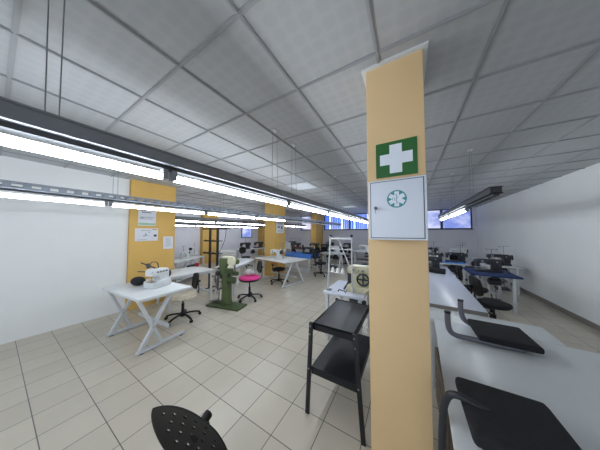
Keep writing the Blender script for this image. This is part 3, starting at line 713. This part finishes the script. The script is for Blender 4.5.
r_ = MB(); r_.cyl((0.2, 0, 0.95), (0.2, 0, 0.82), 0.018); r_.box((0.2, 0, 0.8), (0.05, 0.05, 0.03)); r_.box((0.18, 0, 0.73), (0.16, 0.08, 0.04), bev=0.006); r_.bar((0.06, 0, 0.68), (0.2, 0, 0.73), 0.05)
r_.build('press_ram', M['steel'], gm)
MB().ball((0.16, -0.11, 0.9), 0.055, (1.2, 0.7, 0.8)).build('feed_cup', M['cream'], gm)
MB().lathe([(0.05, -0.1), (0.075, -0.08), (0.075, 0.08), (0.05, 0.1)], (0.16, -0.05, 0.6), 'X', 18).build('motor', M['green_dark'], gm)
MB().box((0.17, 0.09, 0.53), (0.1, 0.07, 0.12), bev=0.008).build('switch_box', M['machine_white'], gm)
pd = MB(); pd.box((-0.38, 0.02, 0.07), (0.2, 0.14, 0.02), rot=Matrix.Rotation(-0.25, 4, 'Y'), bev=0.004); pd.bar((-0.34, 0.02, 0.06), (-0.1, 0, 0.1), 0.025); pd.bar((-0.3, 0.05, 0.08), (-0.16, 0.03, 0.66), 0.014)
pd.build('foot_pedal', M['steel'], gm)
for yy, zz, rr in ((-0.08, 0.74, 0.06), (0.06, 0.62, 0.05)):
    MB().cyl((-0.13, yy, zz), (-0.22, yy, zz), rr, n=18).build('pulley', M['dark_machine'], gm)
ab = MB(); ab.bar((-0.2, -0.1, 0.62), (-0.2, -0.1, 0.4), 0.05); ab.bar((-0.15, -0.1, 0.7), (-0.33, -0.12, 0.66), 0.035); ab.bar((-0.28, 0.06, 0.62), (-0.36, 0.06, 0.48), 0.03); ab.bar((-0.1, 0.06, 0.52), (-0.36, 0.07, 0.49), 0.025)
ab.build('side_linkage', M['steel'], gm)
rb = MB(); rb.box((0.14, -0.12, 0.82), (0.2, 0.05, 0.12), bev=0.01); rb.box((0.28, -0.06, 0.76), (0.1, 0.1, 0.08), bev=0.01); rb.build('ram_guide', M['green_dark'], gm)
lv = MB(); lv.tube([(-0.14, -0.05, 0.75), (-0.27, -0.06, 0.7), (-0.3, -0.06, 0.55), (-0.24, -0.05, 0.42)], 0.012, 8); lv.ball((-0.24, -0.05, 0.41), 0.03); lv.bar((-0.16, 0, 0.8), (-0.26, -0.02, 0.84), 0.03)
lv.build('lever', M['dark_machine'], gm)

# ------------------------------------------------------------------ black rack
rk = thing('thread_rack', 'tall black steel rack with cross shelves behind the green machine', 'rack', (-5.02, 3.40, 0), 0.0)
for i, xx in enumerate((-0.16, 0.2)):
    MB().box((xx, 0, 0.92), (0.05, 0.05, 1.8)).build('post', M['black_metal'], rk, smooth=False)
    MB().box((xx, 0, 0.012), (0.05, 0.5, 0.024), bev=0.004).build('foot', M['black_metal'], rk)
for zz, (xa, xb) in ((1.78, (-0.5, 0.62)), (1.42, (-0.42, 0.28)), (1.05, (-0.45, 0.26))):
    sh = MB(); sh.box(((xa+xb)/2, -0.02, zz), (xb-xa, 0.04, 0.04)); sh.box(((xa+xb)/2, 0.1, zz), (xb-xa, 0.02, 0.02))
    for q in range(4): sh.cyl((xa+0.06+q*(xb-xa-0.12)/3, -0.02, zz), (xa+0.06+q*(xb-xa-0.12)/3, -0.02, zz+0.06), 0.006, n=6); sh.box((xa+0.06+q*(xb-xa-0.12)/3, 0.04, zz), (0.014, 0.14, 0.014))
    sh.build('shelf_bar', M['black_metal'], rk)
tb = MB(); tb.tube([(0.6, -0.02, 1.77), (0.56, -0.02, 1.5), (0.42, -0.02, 1.25), (0.3, -0.02, 1.1)], 0.006, 6); tb.build('loose_cord', M['black_plastic'], rk)

# ------------------------------------------------------------------ white cone stand on the small table
tfm = thing('cone_stand', 'white tube cone stand clamped to the small table behind the tray stand', 'stand', (-1.12, 2.82, 0.75))
MB().cyl((-0.02, 0, 0), (0.03, 0, 0.86), 0.0125).build('post', M['white_metal'], tfm)
MB().cyl((0.37, 0.02, 0), (0.37, 0.02, 0.84), 0.0105).build('post', M['white_metal'], tfm)
MB().box((0.2, 0.01, 0.83), (0.36, 0.035, 0.03), bev=0.004).build('top_bar', M['white_metal'], tfm)
MB().cyl((0.17, 0.01, 0.8), (0.36, 0.02, 0.34), 0.009).build('brace', M['white_metal'], tfm)
MB().cyl((0.03, 0, 0.66), (0.37, 0.02, 0.66), 0.007).build('cross_bar', M['white_metal'], tfm)
for xx in (0.03, 0.37): MB().ball((xx, 0.01, 0.875), 0.022).build('end_knob', M['navy'], tfm)
MB().box((0.0, 0.0, 0.008), (0.07, 0.07, 0.016)).build('clamp', M['steel'], tfm)
arm = MB(); arm.cyl((0.0, 0, 0.3), (0.26, 0, 0.28), 0.008)
ao = arm.build('cone_arm', M['white_metal'], tfm)
for i in range(3):
    b = MB(); spool(b, 0.07+i*0.08, 0, 0.29, 0.034, 0.075); b.build('thread_cone', M['white_thread'], ao)

# ------------------------------------------------------------------ upturned tube chairs on the right
ch = thing('upturned_chair', 'grey tube chair lying upturned on white table, legs up with dark caps', 'chair', (0.5, 2.2, 0.752))
def T(*p): return [(a-0.5, b-2.2, c-0.752) for a, b, c in p]
f1 = MB().tube(T((0.29, 2.1, 0.97), (0.29, 2.1, 0.88), (0.305, 2.1, 0.81), (0.35, 2.1, 0.782), (0.45, 2.11, 0.776), (0.75, 2.12, 0.776)), 0.022, 12, 0.8)
f1.build('leg', M['grey_tube'], ch)
f2 = MB().tube(T((0.44, 2.42, 1.0), (0.44, 2.42, 0.9), (0.46, 2.42, 0.82), (0.52, 2.42, 0.782), (0.6, 2.42, 0.776), (0.85, 2.42, 0.776)), 0.022, 12, 0.8)
f2.build('leg', M['grey_tube'], ch)
cp = MB(); cp.cyl(T((0.29, 2.1, 0.965))[0], T((0.29, 2.1, 0.978))[0], 0.024); cp.cyl(T((0.44, 2.42, 0.995))[0], T((0.44, 2.42, 1.008))[0], 0.024); cp.build('leg_cap', M['black_plastic'], ch)
MB().box(T((0.67, 2.27, 0.805))[0], (0.36, 0.36, 0.05), bev=0.022, seg=3).build('seat', M['black_fabric'], ch)

c5 = thing('tube_chair', 'dark tube framed chair with black padding leaning on the near table edge', 'chair', (0.32, 1.2, 0))
def T5(*p): return [(a-0.3, b-1.2, c) for a, b, c in p]
MB().tube(T5((0.085, 1.2, 0.02), (0.1, 1.2, 0.4), (0.112, 1.2, 0.72), (0.13, 1.2, 0.84), (0.165, 1.19, 0.885), (0.24, 1.18, 0.875), (0.34, 1.17, 0.85)), 0.016, 12).build('frame_tube', M['rail_dark'], c5)
s = MB(); s.box(T5((0.36, 1.19, 0.85))[0], (0.34, 0.36, 0.06), bev=0.028, seg=3); s.build('seat', M['black_fabric'], c5)
MB().box(T5((0.33, 1.06, 0.795))[0], (0.2, 0.12, 0.06), bev=0.02).build('back_pad', M['black_fabric'], c5)
# brown crate under the right table
cr_ = thing('wooden_crate', 'grey brown wooden crate under the near right table edge', 'crate', (0.42, 2.0, 0))
for zz in (0.1, 0.27, 0.44):
    for sx in (-1, 1): MB().box((sx*0.2, 0, zz), (0.016, 0.7, 0.14)).build('side_board', M['brown_wood'], cr_, smooth=False)
    for sy in (-1, 1): MB().box((0, sy*0.35, zz), (0.4, 0.016, 0.14)).build('end_board', M['brown_wood'], cr_, smooth=False)
MB().box((0, 0, 0.02), (0.4, 0.7, 0.03)).build('bottom_board', M['brown_wood'], cr_, smooth=False)

# rack of brown cones on the blue cloth table, and extra machines in the far rows
ck = thing('cone_rack', 'low rack of reddish brown thread cones at the back of the blue cloth table', 'rack', (-4.35, 7.15, 0.77))
MB().box((0, 0, 0.15), (0.6, 0.12, 0.02)).build('shelf', M['dark_machine'], ck)
for sx in (-1, 1): MB().box((sx*0.29, 0, 0.17), (0.02, 0.1, 0.34)).build('post', M['dark_machine'], ck)
MB().box((0, 0, 0.335), (0.6, 0.03, 0.02)).build('top_bar', M['dark_machine'], ck)
for q in range(6):
    b = MB(); spool(b, -0.24+0.096*q, 0, 0.161, 0.042, 0.12); b.build('thread_cone', M['brown_thread'], ck)
lockstitch('black lockstitch machine at the right end of the blue cloth table', -3.7, 6.95, 0.775, 0.1, 'dark_machine', 'white_thread', 0.9)
lockstitch('black machine with white cones on the nearest far aisle table, right half', -4.05, 9.6, 0.75, 0.1, 'dark_machine', 'white_thread', 0.9)
lockstitch('dark machine behind the cloth on the table under the right windows', 0.72, 7.4, 0.75, 0.0, 'dark_machine', 'brown_thread', 0.85)
office_chair('black office chair at the front of the blue cloth table, right side', -2.95, 6.6, 1.5, bz=0.78)

# things of one kind share a group
GROUPS = {'office_chair': 'black office chairs on star bases', 'sewing_machine': 'industrial lockstitch machines', 'sewing_table': 'sewing machine tables',
          'work_bench': 'white work benches', 'cutting_table': 'white tables right of the front pillar', 'paper_notice': 'notices on the ochre columns',
          'ceiling_panel_lamp': 'flush ceiling panel lamps', 'cloth': 'cloths lying on tables'}
for o in C.objects:
    k = o.name.split('.')[0]
    if o.parent is None and 'category' in o and k in GROUPS and 'group' not in o: o['group'] = GROUPS[k]
